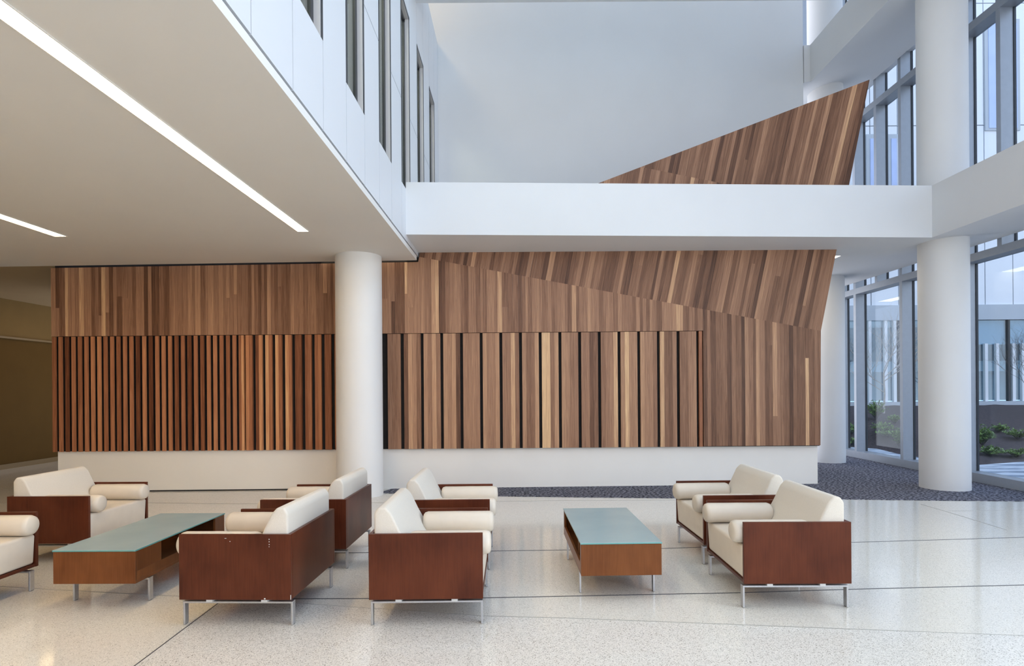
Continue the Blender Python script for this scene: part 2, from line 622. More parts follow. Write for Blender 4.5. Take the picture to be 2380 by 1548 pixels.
class Planks:
    def __init__(self):
        self.bm = bmesh.new()
        self.tone = self.bm.faces.layers.float.new('tone')
        self.shift = self.bm.faces.layers.float_vector.new('shift')

    def add(self, poly, to3, depth, tone=None):
        if len(poly) < 3:
            return
        area = sum(poly[i][0] * poly[(i + 1) % len(poly)][1] - poly[(i + 1) % len(poly)][0] * poly[i][1] for i in range(len(poly)))
        if abs(area) < 1e-5:
            return
        pr = rnd.uniform(-0.0012, 0.0012)
        a = [to3(s, h, pr) for s, h in poly]
        b = [to3(s, h, depth) for s, h in poly]
        fs = []
        A = [self.bm.verts.new(p) for p in a]
        B = [self.bm.verts.new(p) for p in b]
        fs.append(self.bm.faces.new(A))
        fs.append(self.bm.faces.new(B[::-1]))
        n = len(a)
        for i in range(n):
            fs.append(self.bm.faces.new((A[i], B[i], B[(i + 1) % n], A[(i + 1) % n])))
        t = tone_pick() if tone is None else tone
        sh = (rnd.uniform(0, 60), rnd.uniform(0, 60), rnd.uniform(0, 60))
        for f in fs:
            f[self.tone] = t
            f[self.shift] = sh

    def fill(self, poly, to3, depth, widths=(0.045, 0.055, 0.062, 0.07, 0.085), gap=0.0004, cut=0.14, base=0.42):
        s0 = min(p[0] for p in poly)
        s1 = max(p[0] for p in poly)
        s = s0
        while s < s1 - 1e-4:
            e = min(s + rnd.choice(widths), s1)
            if s1 - e < 0.03:
                e = s1
            strip = clip(clip(poly, lambda p: p[0] - s - gap), lambda p: e - gap - p[0])
            if len(strip) >= 3:
                h0 = min(p[1] for p in strip)
                h1 = max(p[1] for p in strip)
                cuts = [h0 - 1, h1 + 1]
                if rnd.random() < cut and h1 - h0 > 0.9:
                    cuts.insert(1, rnd.uniform(h0 + 0.3, h1 - 0.3))
                for c0, c1 in zip(cuts, cuts[1:]):
                    piece = clip(clip(strip, lambda p: p[1] - c0), lambda p: c1 - p[1])
                    self.add(piece, to3, depth, tone_pick(base))
            s = e

    def done(self, name, mat, parent):
        return obj(name, self.bm, mat, parent)


def wall3(s, h, d):              # (s = X, h = Z, d = depth behind the face)
    return Vector((s, yw(s) + d, h))


def wpt(px, py):                 # survey onto the cladding face, as (X, Z)
    p0 = Vector((0, yw(0), 0))
    n = Vector((-0.2 / 12.0, 1, 0))
    p = at_plane(px, py, p0, n)
    return (p.x, p.z)


pTL, pTM = wpt(118, 623), wpt(972, 609)
pA = wpt(974, 597)
pB = wpt(1908, 769)
pSL, pSR = wpt(124, 782), wpt(1634, 768.5)
pBL, pBR = wpt(124, 1050), wpt(1907, 1035)
zS = lambda X: pSL[1] + (pSR[1] - pSL[1]) * (X - pSL[0]) / (pSR[0] - pSL[0])
zB = lambda X: pBL[1] + (pBR[1] - pBL[1]) * (X - pBL[0]) / (pBR[0] - pBL[0])
XS = pSR[0]
# upper band of the flat face (above the slats)
P = Planks()
P.fill([(pTL[0], zS(pTL[0])), (XS, zS(XS)), (XS, pA[1] + (pB[1] - pA[1]) * (XS - pA[0]) / (pB[0] - pA[0])), pA, (pTM[0], pTM[1]), pTL], wall3, 0.045)
P.done('upper_panel', M['walnut'], clad)
# full-height flat face right of the slats
P = Planks()
P.fill([(XS, zB(XS)), (pBR[0], pBR[1]), pB, (XS, pA[1] + (pB[1] - pA[1]) * (XS - pA[0]) / (pB[0] - pA[0]))], wall3, 0.10, base=0.33)
P.done('side_panel', M['walnut'], clad)


def slat(px0, px1, n, depth=0.09, rec=0.012, mat='walnut_slat', base=0.44):
    x0, x1 = wpt(px0, 915)[0], wpt(px1, 915)[0]
    q = Planks()
    f3 = lambda s, h, d: Vector((s, yw(s) + rec + d, h))
    for i in range(n):
        a = x0 + (x1 - x0) * i / n
        b = x0 + (x1 - x0) * (i + 1) / n
        q.add([(a + 0.0004, zB(a) - 0.006), (b - 0.0004, zB(b) - 0.006), (b - 0.0004, zS(b) - 0.006), (a + 0.0004, zS(a) - 0.006)], f3, depth, tone_pick(base, 0.17))
    q.done('slat', M[mat], clad)


for i in range(29):
    slat(120 + 15.0 * i, 128.3 + 15.0 * i, 1, 0.024)
slat(554.5, 566, 2, 0.05)
for i in range(14):
    x = 570.5 + 23.0 * i
    slat(x, x + 15.2, 2, 0.045)
slat(901, 931, 3, 0.05, mat='walnut', base=0.48)
for i in range(15):
    x = 939 + 45.85 * i
    slat(x, x + 39.0, 4, 0.05, mat='walnut', base=0.53)  # lighter tone carries the brighter light on these middle boards
slat(1625.5, 1633.5, 1, 0.05, base=0.35)

# folded leaning panel: two facets hinged on sloping creases
A3, B3 = wall3(pA[0], pA[1], 0), wall3(pB[0], pB[1], 0)
cr = (B3 - A3).normalized()


def facet_frame(o, along, lean):
    """frame with x along the crease, z up the facet; lean > 0 tips the top towards the room"""
    wallN = Vector((-0.2 / 12.0, 1, 0)).normalized()
    n = (wallN - along * wallN.dot(along)).normalized()
    up = along.cross(n) * -1
    if up.z < 0:
        up = -up
    q = Matrix.Rotation(math.radians(lean), 3, along)
    up2 = q @ up
    if (up2.y > up.y) == (lean > 0):
        q = Matrix.Rotation(math.radians(-lean), 3, along)
        up2 = q @ up
    n2 = along.cross(up2)
    if n2.y < 0:
        n2 = -n2
    return o, along, up2, n2


def facet(name, fr, pix, base):
    o, ax, up, n = fr
    poly = []
    for p in pix:
        w = at_plane(p[0], p[1], o, n) - o
        poly.append((w.dot(ax), w.dot(up)))
    q = Planks()
    q.fill(poly, lambda s, h, d: Vector((s, d, h)), 0.05, base=base, cut=0.15)
    ob = q.done(name, M['walnut'], clad)
    m3 = Matrix((ax, n, up)).transposed()
    ob.matrix_world = Matrix.Translation(o) @ m3.to_4x4()
    return ob


Tpx, Qpx = (2021, 185), (1490, 388)
Epx = (1963, 484)
frM = facet_frame(A3, cr, 3.0)
facet('folded_panel', frM, [(974, 597), (1908, 769), Epx, Qpx, (976, 584)], 0.33)
Q3, E3 = at_plane(*Qpx, frM[0], frM[3]), at_plane(*Epx, frM[0], frM[3])
frU = facet_frame(Q3, (E3 - Q3).normalized(), 5.0)
facet('folded_panel_top', frU, [Qpx, Epx, Tpx], 0.27)

# ------------------------------------------------------------------ tall walls behind
wall_rear = box_obj('wall_rear', (-8.0, YWALL, 0, 5.73, YWALL + 0.3, ZROOF), M['white'])
struct(wall_rear)
# left wall of the corridor with a darker lower band
wl = empty('wall_left')
struct(wl)
box_obj('upper_band', (-10.7, -8, 2.72, -10.5, 16, 3.7), M['brown_wall'], wl)
box_obj('lower_band', (-10.7, -8, 0, -10.53, 16, 2.68), M['brown_wall_low'], wl)
box_obj('ledge', (-10.7, -8, 2.68, -10.46, 16, 2.72), M['brown_trim'], wl)
struct(box_obj('baseboard_left', (-10.53, -8, 0, -10.5, 16, 0.10), M['brown_trim']))
struct(box_obj('wall_corridor', (-10.7, 15.8, 0, -7.2, 16, 3.7), M['brown_wall_low']))

# ------------------------------------------------------------------ gallery slab, ceiling and panelled wall on the left
bm = bmesh.new()
zc0, zc1 = zceil(-10.6), zceil(XB)
add_prism(bm, [(-10.6, -8, zc0), (XB, -8, zc1), (XB, -8, 3.63), (-10.6, -8, 3.63)], (0, 16.975, 0))
struct(obj('ceiling', bm, M['ceiling']))
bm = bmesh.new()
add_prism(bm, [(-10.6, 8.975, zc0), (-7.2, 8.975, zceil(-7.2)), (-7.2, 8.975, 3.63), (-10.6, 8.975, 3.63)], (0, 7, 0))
struct(obj('ceiling_corridor', bm, M['ceiling_painted_shade']))
wg = empty('wall_gallery')
struct(wg)
bm = bmesh.new()
KY = [3.408 + 0.635 * k for k in range(-18, 14)]
WIN = [k for k in range(-17, 12) if k % 2 == 1]
Z0, Z1, ZW0, ZW1, ZJ = 3.655, 8.43, 4.38, 7.0, 5.52
gp = 0.006
for k in range(-18, 13):
    y0, y1 = 3.408 + 0.635 * k, 3.408 + 0.635 * (k + 1)
    if k == 12:
        y1 = YWALL
    if k in WIN:
        cells = [(Z0, ZW0), (ZW1, Z1)]
    else:
        cells = [(Z0, ZJ - gp), (ZJ + gp, Z1)]
    for za, zb in cells:
        add_box(bm, XB - 0.06, y0 + gp, za, XB, y1 - gp, zb)
obj('wall_panels', bm, M['panel'], wg)
bm = bmesh.new()
for k in range(-18, 13):
    y0, y1 = 3.408 + 0.635 * k, 3.408 + 0.635 * (k + 1)
    if k == 12:
        y1 = YWALL
    if k in WIN:
        add_box(bm, XB - 0.2, y0, Z0 + 0.01, XB - 0.062, y1, ZW0 - 0.01)
        add_box(bm, XB - 0.2, y0, ZW1 + 0.01, XB - 0.062, y1, Z1)
    else:
        add_box(bm, XB - 0.2, y0 + 0.0, Z0 + 0.01, XB - 0.062, y1, Z1)
obj('backing', bm, M['dark_joint'], wg)
box_obj('reveal_gap', (XB - 0.2, -8, 3.63, XB - 0.03, 8.4, 3.67), M['dark_joint'], wg)
struct(box_obj('trim_1', (XB - 0.3, -8, Z1, XB, YWALL, Z1 + 0.03), M['panel']))

wn = 1
for k in WIN:
    if k < -1:
        continue
    y0, y1 = 3.408 + 0.635 * k, 3.408 + 0.635 * (k + 1)
    w = empty('window_%d' % (wn + 1), (XB, (y0 + y1) / 2, ZW0))
    struct(w)
    wn += 1
    ox, oy, oz = XB, (y0 + y1) / 2, ZW0
    hy, hz = (y1 - y0) / 2, ZW1 - ZW0
    t = 0.045
    bm = bmesh.new()                                       # dark outer trim flush with the panels
    for a in ((-hy, 0, -hy + t, hz), (hy - t, 0, hy, hz), (-hy, hz - t, hy, hz)):
        add_box(bm, -0.05, a[0], a[1], 0.002, a[2], a[3])
    obj('outer_trim', bm, M['frame_dark'], w)
    bm = bmesh.new()
    r = 0.012
    for a in ((-hy + t, 0.006, -hy + t + r, hz - t), (hy - t - r, 0.006, hy - t, hz - t), (-hy, 0.0, hy, 0.006), (-hy + t, hz - t - r, hy - t, hz - t)):
        add_box(bm, -0.065, a[0], a[1], -0.002, a[2], a[3])
    obj('jamb', bm, M['jamb'], w)
    bm = bmesh.new()
    f = 0.065
    i0 = hy - t - r
    for a in ((-i0, 0.006, -i0 + f, hz - t - r), (i0 - f, 0.006, i0, hz - t - r), (-i0, hz - t - r - f, i0, hz - t - r)):
        add_box(bm, -0.085, a[0], a[1], -0.055, a[2], a[3])
    obj('sash_frame', bm, M['frame_dark'], w)
    box_obj('glass_pane', (-0.075, -i0 + f, 0.006, -0.068, i0 - f, hz - t - r - f), M['glass_in'], w)
struct(box_obj('wall_gallery_inner', (XB - 1.6, -8, 3.64, XB - 1.5, YWALL, 8.4), M['beige_room']))

# ------------------------------------------------------------------ bridge beams and right-hand slabs
XF, YF1 = 6.08, 8.50             # inner corner of the right slab edge
ZB0, ZB1 = 3.735, 4.47


def yb(X):
    return YB0 + (YF1 - YB0) * (X - XB) / (XF - XB)


bm = bmesh.new()
x0, x1 = XB, XF
zr0, zr1 = 3.735, 4.495
L0 = [(x0, yb(x0), 3.74), (x0, yb(x0), 4.475), (x0, yw(x0) + 0.35, 4.475), (x0, yw(x0) + 0.35, 3.70)]
R0 = [(x1, yb(x1), zr0), (x1, yb(x1), zr1), (x1, yw(x1) + 0.35, zr1), (x1, yw(x1) + 0.35, 3.715)]
va = [bm.verts.new(p) for p in L0]
vb = [bm.verts.new(p) for p in R0]
bm.faces.new(va[::-1])
bm.faces.new(vb)
for i in range(4):
    j = (i + 1) % 4
    bm.faces.new((va[i], va[j], vb[j], vb[i]))
struct(obj('beam', bm, M['white']), 'white bridge beam crossing in front of the walnut wall')
bm = bmesh.new()
pts = [(XF, 0, zr0), (XF, 0, zr1), (XG - 0.02, 0, 4.5), (XG - 0.02, 0, 3.815)]
add_prism(bm, [(p[0], -8, p[2]) for p in pts], (0, YF1 + 8 + 0.02, 0))
add_prism(bm, [(XF, YF1, zr0), (XF, YF1, zr1), (XG - 0.02, YF1, 4.5), (XG - 0.02, YF1, 3.815)], (0, 1.15, 0))
bmesh.ops.remove_doubles(bm, verts=bm.verts[:], dist=1e-5)
struct(obj('slab_right', bm, M['white']))
# ceiling over the carpet behind the wood wall, with a linear light
bm = bmesh.new()
add_prism(bm, [(4.7, 9.62, 3.83), (XG - 0.02, 9.62, 3.83), (XG - 0.02, 9.62, 4.28), (4.7, 9.62, 4.28)], (0, 8.2, 0))
struct(obj('ceiling_carpet', bm, M['white']))
# third-floor ring
ZT0, ZT1 = 7.62, 8.36
XT = 5.86
bm = bmesh.new()
add_box(bm, XB, 8.16, ZT0, XT, 9.10, ZT1)
struct(obj('beam_upper', bm, M['white']))
bm = bmesh.new()
pts = [(XT, ZT0), (XT, ZT1), (XG - 0.02, ZT1), (XG - 0.02, 7.88)]
add_prism(bm, [(p[0], -8, p[1]) for p in pts], (0, YWALL + 8 - 0.02, 0))
add_prism(bm, [(5.74, YWALL - 0.02, ZT0), (5.74, YWALL - 0.02, ZT1), (XG - 0.02, YWALL - 0.02, ZT1), (XG - 0.02, YWALL - 0.02, 7.88)], (0, 6, 0))
struct(obj('slab_upper', bm, M['white']))
# roof and the building mass over the gallery
struct(box_obj('roof', (-10.7, -8, ZROOF, 7.7, 18, ZROOF + 0.3), M['white']))
struct(box_obj('wall_gallery_top', (-8.0, -8, 8.0, -7.8, YWALL, ZROOF), M['white']))
struct(box_obj('floor_gallery', (-8.0, -8, 7.5, XB - 0.21, YWALL, 8.0), M['white']))
struct(box_obj('wall_front', (-10.7, -8.2, 0, XB, -8, ZROOF), M['white']))


# ------------------------------------------------------------------ columns
def column(X, Y, r, z1, label):
    bm = bmesh.new()
    add_lathe(bm, [(0, 0), (r, 0), (r, z1), (0, z1)], 96)
    o = obj('column', bm, M['column'], None, smooth=40)
    o.location = (X, Y, 0.0)
    o['kind'] = 'structure'
    o['label'] = label
    return o


column(-2.367, 8.675, 0.338, 3.60, 'round cream column before the slatted wood wall')
column(6.50, 8.86, 0.327, ZROOF, 'tall round white column standing on the carpet before the windows')
column(6.45, 12.11, 0.333, ZROOF, 'round white column half hidden behind the wood wall')

# ------------------------------------------------------------------ curtain wall on the right
cw = empty('window_1', (XGLASS, 8.0, 0))
struct(cw, 'tall curtain wall of grey aluminium fins and glass')
co = Vector((XGLASS, 8.0, 0))


def cbox(name, d, mat, parent=cw):
    return box_obj(name, (d[0] - co.x, d[1] - co.y, d[2], d[3] - co.x, d[4] - co.y, d[5]), mat, parent)


zt0 = atX(2380, 574, XG).z
zt1 = zt0 + 0.125
ZU0 = atX(2089, 203, XG).z
full = [9.63 + 1.535 * i for i in range(-11, 6)]
full = [y if abs(y - 14.235) > 0.01 else 13.36 for y in full]
half = [9.63 + 1.535 * (i + 0.5) for i in range(-11, 5)]
for y in full:
    m_ = cbox('mullion', (XG, y, 0.02, XGLASS, y + 0.085, ZROOF), M['aluminium'])
    cbox('gasket', (XGLASS - 0.002, y - 0.012, 0.02, XGLASS + 0.035, y + 0.08, ZROOF), M['gasket'], m_)
for y in half:
    if abs(y - 13.5) < 0.4:
        continue
    m_ = cbox('mullion', (XG, y, zt1, XGLASS, y + 0.085, ZROOF), M['aluminium'])
    cbox('gasket', (XGLASS - 0.002, y - 0.012, zt1, XGLASS + 0.035, y + 0.08, ZROOF), M['gasket'], m_)
cbox('sill', (XG - 0.01, -8, 0.0, XGLASS + 0.05, 17.8, 0.15), M['aluminium'])
cbox('transom', (XG - 0.003, -8, zt0, XGLASS + 0.05, 17.8, zt1), M['aluminium'])
cbox('transom', (XG - 0.003, -8, ZU0, XGLASS + 0.05, 17.8, ZU0 + 0.13), M['aluminium'])
cbox('spandrel', (XG + 0.12, -8, 3.96, XGLASS + 0.04, 17.8, 4.45), M['facade'])
cbox('spandrel', (XG + 0.12, -8, 8.0, XGLASS + 0.04, 17.8, 8.34), M['facade'])
ys = sorted(full)
for a, b in zip(ys, ys[1:]):
    for z0, z1 in ((0.15, zt0), (zt1, ZU0), (ZU0 + 0.13, ZROOF)):
        cbox('glass_pane', (XGLASS + 0.012, a + 0.06, z0, XGLASS + 0.022, b - 0.005, z1), M['glass'])

# ------------------------------------------------------------------ linear lights
def linear_light(name, x0, x1, y0, y1, z, mat, label):
    xc = (x0 + x1) / 2
    e = empty(name, (xc, y1, z))
    tag(e, label, 'ceiling light', 'recessed linear ceiling lights')
    w = (x1 - x0) / 2
    L_ = y1 - y0
    box_obj('diffuser', (-w, -L_, -0.003, w, 0, 0.012), mat, e)
    bm = bmesh.new()
    for a in ((-w - 0.008, -L_, -w, 0), (w, -L_, w + 0.008, 0), (-w - 0.008, 0, w + 0.008, 0.008)):
        add_box(bm, a[0], a[1], -0.005, a[2], a[3], 0.012)
    obj('trim_frame', bm, M['ceiling'], e)
    return e


def cz(px, py):
    z = 3.555
    u, w = un(px, py)
    Y = (z - EYE) / w
    return u * Y, Y


a0, a1 = cz(692, 537), cz(717, 537)
linear_light('linear_ceiling_light', a0[0], a1[0], -6.0, a1[1], zceil(-2.65) - 0.002, M['lamp'], 'long bright linear light crossing the cream ceiling towards the column')
a0, a1 = cz(130, 545), cz(154, 544)
linear_light('linear_ceiling_light', a0[0], a1[0], -6.0, a1[1], zceil(-5.7) - 0.002, M['lamp'], 'shorter bright linear light at the left edge of the cream ceiling')
linear_light('cove_light', 5.26, 5.60, 9.66, 15.5, 3.828, M['cove'], 'warm recessed light in the soffit beside the top of the wood wall')


# ------------------------------------------------------------------ armchairs
W, D, ZT, ZB_, TH = 0.8385, 0.7505, 0.613, 0.181, 0.026


def superell(n, a, b, p=2.6):
    out = []
    for i in range(n):
        t = 2 * math.pi * i / n
        c, s = math.cos(t), math.sin(t)
        out.append((a * math.copysign(abs(c) ** (2 / p), c), b * math.copysign(abs(s) ** (2 / p), s)))
    return out


def make_chair():
    r = empty('armchair')
    hw, hd = W / 2, D / 2
    for s in (-1, 1):
        y0, y1 = (hw - TH, hw) if s > 0 else (-hw, -hw + TH)
        sp = box_obj('side_panel', (-hd, y0, ZB_, hd, y1, ZT), M['cherry'], r, 0.0025, 2)
    box_obj('back_panel', (-hd, -hw + TH + 0.0005, ZB_, -hd + TH, hw - TH - 0.0005, ZT), M['cherry'], r, 0.0025, 2)
    box_obj('bottom_panel', (-hd + TH, -hw + TH, ZB_, hd - 0.004, hw - TH, ZB_ + 0.024), M['cherry_edge'], r, 0.002, 1)
    # seat: upholstered block with a soft, slightly domed top cushion line
    bm = bmesh.new()
    add_box(bm, -hd + TH + 0.002, -hw + TH + 0.003, ZB_ + 0.025, hd - 0.008, hw - TH - 0.003, 0.444, 0.022, 4)
    bmesh.ops.subdivide_edges(bm, edges=[e for e in bm.edges if e.calc_length() > 0.3], cuts=8, use_grid_fill=True)
    for v in bm.verts:
        if v.co.z > 0.40:
            k = max(0, 1 - (v.co.x / hd) ** 2) * max(0, 1 - (v.co.y / hw) ** 2)
            v.co.z += 0.010 * k
        if v.co.x > hd - 0.05:
            v.co.x += 0.012 * max(0, 1 - ((v.co.z - 0.40) / 0.10) ** 2)
    obj('seat', bm, M['leather'], r, smooth=35)
    # back cushion: wedge profile, upright behind and sloping in front
    bm = bmesh.new()
    xb = -hd + TH + 0.004
    prof = [(xb, 0.30), (xb + 0.30, 0.30), (xb + 0.262, 0.46), (xb + 0.172, 0.62), (xb + 0.112, 0.745), (xb + 0.075, 0.783), (xb + 0.028, 0.783), (xb + 0.0, 0.745)]
    add_prism(bm, [(x, -hw + TH + 0.002, z) for x, z in prof], (0, W - 2 * TH - 0.004, 0))
    bmesh.ops.recalc_face_normals(bm, faces=bm.faces[:])
    bmesh.ops.bevel(bm, geom=[e for e in bm.edges if max(v.co.z for v in e.verts) > 0.5], offset=0.016, segments=4, affect='EDGES', profile=0.5)
    bc = obj('back_cushion', bm, M['tweed'], r, smooth=50)
    # bolsters
    for s in (-1, 1):
        bm = bmesh.new()
        R_ = 0.080
        x1 = hd + 0.052
        x0 = x1 - 0.55
        pr = [(0, x0), (R_ * 0.72, x0 + 0.002), (R_ * 0.90, x0 + 0.012), (R_, x0 + 0.035)]
        pr += [(R_, x0 + 0.2), (R_ * 1.01, (x0 + x1) / 2), (R_, x1 - 0.2)]
        pr += [(R_, x1 - 0.035), (R_ * 0.90, x1 - 0.012), (R_ * 0.72, x1 - 0.002), (0, x1 + 0.002)]
        add_lathe(bm, pr, 32, 'X', (0, s * (hw - TH - R_ - 0.003), 0.527))
        obj('bolster', bm, M['leather'], r, smooth=50)
    # steel sled legs under both sides
    for s in (-1, 1):
        yc = s * (hw - 0.057)
        rail = box_obj('leg_rail', (-hd + 0.004, yc - 0.022, 0.146, hd - 0.004, yc + 0.022, 0.159), M['steel'], r, 0.001, 1)
        for xs in (-1, 1):
            cxp = xs * (hd - 0.19)
            cl = box_obj('clip', (cxp - 0.02, min(yc - 0.02, yc + s * 0.036), 0.1592, cxp + 0.02, max(yc + 0.02, yc + s * 0.036), 0.1808), M['clip'], rail)
            xo = xs * (hd - 0.0105)
            lg = box_obj('leg', (xo - 0.0065, yc - 0.022, 0.004, xo + 0.0065, yc + 0.022, 0.146), M['steel'], r, 0.001, 1)
            box_obj('foot_glide', (xo - 0.006, yc - 0.015, 0.0, xo + 0.006, yc + 0.015, 0.0045), M['glide'], lg)
    return r


GRP = 'cream armchairs with cherry wood shells'
spots = [
    (-0.6199, 4.2402, 0.0116, 'front armchair of the middle pair, facing right, clean orange-brown side with no scuffs'),
    (-4.2939, 5.717, -0.0117, 'armchair facing right behind the left coffee table, next to the brown corridor'),
    (-4.2093, 4.2133, 0.0015, 'armchair cut off by the left edge of the photo, beside the left coffee table'),
    (-1.8687, 4.2563, math.pi - 0.0284, 'armchair facing left with white chips on its side, right of the left coffee table'),
    (-1.8707, 5.4657, math.pi - 0.0133, 'armchair facing left, behind the chipped armchair and before the column'),
    (-0.6301, 5.4092, 0.0119, 'rear armchair of the middle pair, facing right, tucked behind the front one'),
    (1.9874, 5.5149, math.pi + 0.0182, 'rear armchair right of the small table, nearer the white plinth'),
    (1.9556, 4.4874, math.pi - 0.0112, 'front armchair right of the small table, facing left, full wood side visible'),
]
proto = make_chair()
chairs = []
for i, (x, y, a, lab) in enumerate(spots):
    o = proto if i == 0 else copy_tree(proto)
    o.location = (x, y, 0.0)
    o.rotation_euler = (0, 0, a)
    tag(o, lab, 'armchair', GRP)
    chairs.append(o)
# worn chips on the side of the chipped armchair (its near side is local +y)
ch = chairs[3]
side = [c for c in ch.children if c.name.startswith('side_panel') and c.data.vertices[0].co.y > 0][0]
side.data = side.data.copy()
bm = bmesh.new()
for x, z, w_, h_ in ((-0.232, 0.582, 0.005, 0.006), (-0.232, 0.566, 0.004, 0.008), (-0.2325, 0.548, 0.006, 0.005), (-0.2315, 0.533, 0.004, 0.005),
                     (-0.2, 0.190, 0.010, 0.008), (0.06, 0.588, 0.012, 0.003), (0.03, 0.568, 0.006, 0.004), (-0.3735, 0.200, 0.004, 0.03)):
    add_box(bm, x - w_ / 2, W / 2 - 0.0005, z - h_ / 2, x + w_ / 2, W / 2 + 0.0006, z + h_ / 2)
chip = obj('chip_mark', bm, M['clip'], side)
chip['label'] = 'white chips in the cherry veneer'


# ------------------------------------------------------------------ coffee tables
def make_table():
    L_, W_, zg, zb, ins = 1.2412, 0.5954, 0.4266, 0.1834, 0.19
    r = empty('coffee_table')
    hl, hw = L_ / 2, W_ / 2
    zt = zg - 0.013
    t = 0.02
    bm = bmesh.new()
    box_obj('end_panel', (-hw, -hl, zb, hw, -hl + t, zt), M['table_wood'], r, 0.0015, 1)
    box_obj('end_panel', (-hw, hl - t, zb, hw, hl, zt), M['table_wood'], r, 0.0015, 1)
    box_obj('bottom_panel', (-hw + 0.001, -hl + t, zb, hw - 0.001, hl - t, zb + 0.02), M['table_wood'], r)
    for s in (-1, 1):
        x0, x1 = (-hw, -hw + t) if s < 0 else (hw - t, hw)
        box_obj('side_rail', (x0, -hl + t, zb + 0.02, x1, hl - t, zb + 0.085), M['table_wood'], r, 0.001, 1)
        if s > 0:
            box_obj('side_panel', (x0, -hl + t, zb + 0.085, x1, -hl + 0.30, zt), M['table_wood'], r, 0.001, 1)
            box_obj('side_panel', (x0, hl - 0.16, zb + 0.085, x1, hl - t, zt), M['table_wood'], r, 0.001, 1)
        else:
            box_obj('side_panel', (x0, -hl + t, zb + 0.085, x1, -hl + 0.06, zt), M['table_wood'], r, 0.001, 1)
            box_obj('side_panel', (x0, hl - 0.06, zb + 0.085, x1, hl - t, zt), M['table_wood'], r, 0.001, 1)
    box_obj('partition', (-hw + t, -hl + 0.30, zb + 0.02, hw - t, -hl + 0.32, zt), M['table_wood'], r)
    g = box_obj('glass_top', (-hw - 0.003, -hl - 0.003, zt + 0.0015, hw + 0.003, hl + 0.003, zg), M['frost'], r, 0.0012, 1)
    bm = bmesh.new()
    e = 0.0038
    for a in ((-hw - e, -hl - e, hw + e, -hl - 0.003), (-hw - e, hl + 0.003, hw + e, hl + e), (-hw - e, -hl - 0.003, -hw - 0.003, hl + 0.003), (hw + 0.003, -hl - 0.003, hw + e, hl + 0.003)):
        add_box(bm, a[0], a[1], zt + 0.003, a[2], a[3], zg - 0.0015)
    ge = obj('glass_edge', bm, M['glass_edge'], g)
    ge['label'] = 'green edge of the glass'
    for s in (-1, 1):
        yc = s * (hl - ins)
        xr = hw * 0.97
        rail = box_obj('leg_rail', (-xr, yc - 0.022, zb - 0.024, xr, yc + 0.022, zb - 0.011), M['steel'], r)
        for xs in (-1, 1):
            box_obj('clip', (xs * 0.17 - 0.02, yc - 0.024, zb - 0.0112, xs * 0.17 + 0.02, yc + 0.024, zb + 0.0005), M['clip'], rail)
            xo = xs * (xr - 0.0065)
            lg = box_obj('leg', (xo - 0.0065, yc - 0.022, 0.004, xo + 0.0065, yc + 0.022, zb - 0.024), M['steel'], r, 0.001, 1)
            box_obj('foot_glide', (xo - 0.006, yc - 0.015, 0, xo + 0.006, yc + 0.015, 0.0045), M['glide'], lg)
    return r


t1 = make_table()
t1.location = (0.7372, 4.8915, 0.0)
t1.rotation_euler = (0, 0, 0.0237)
tag(t1, 'low wooden coffee table with blue frosted glass top between the two right-hand pairs of armchairs', 'coffee table', 'low coffee tables with frosted glass tops')
t2 = copy_tree(t1)
t2.location = (-3.0479, 4.7926, 0.0)
t2.rotation_euler = (0, 0, -0.0097)
tag(t2, 'low wooden coffee table with grey-green glass top, left of the chipped armchair', 'coffee table', 'low coffee tables with frosted glass tops')

# ------------------------------------------------------------------ outdoors
YFA = 18.0


def fa(px, py):
    u, w = un(px, py)
    return u * YFA, EYE + w * YFA


def sst(t):
    t = max(0.0, min(1.0, t))
    return t * t * (3 - 2 * t)


def zmulch(X, Y):
    e = 11.6 + 3.2 * (1 - sst((X - 8.6) / 1.2))
    return -0.06 + 1.03 * sst((Y - e + 0.5) / (YFA + 1.5 - e)) * 1.05 + 0.02 * math.sin(5 * X) * math.sin(4 * Y + X)


bm = bmesh.new()
nx, ny = 60, 60
gv = {}
for i in range(nx + 1):
    for j in range(ny + 1):
        X = 7.72 + 22 * (i / nx) ** 1.5
        Y = -12 + 30 * (j / ny)
        gv[i, j] = bm.verts.new((X, Y, zmulch(X, Y)))
for i in range(nx):
    for j in range(ny):
        bm.faces.new((gv[i, j], gv[i + 1, j], gv[i + 1, j + 1], gv[i, j + 1]))
struct(obj('ground', bm, M['mulch'], None, smooth=180))
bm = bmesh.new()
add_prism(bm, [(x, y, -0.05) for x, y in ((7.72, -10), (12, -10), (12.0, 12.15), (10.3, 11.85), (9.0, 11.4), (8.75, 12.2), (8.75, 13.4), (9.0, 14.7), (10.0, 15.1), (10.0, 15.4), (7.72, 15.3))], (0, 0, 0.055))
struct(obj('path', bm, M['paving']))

bld = empty('neighbouring_building', (14, YFA, 0))
tag(bld, 'white panelled office building with glazed ground floor across the planted courtyard', 'building')
bo = Vector((14, YFA, 0))


def bbox(name, x0, z0, x1, z1, mat, y0=0.0, y1=0.3, parent=bld):
    return box_obj(name, (x0 - bo.x, y0, z0, x1 - bo.x, y1, z1), mat, parent)


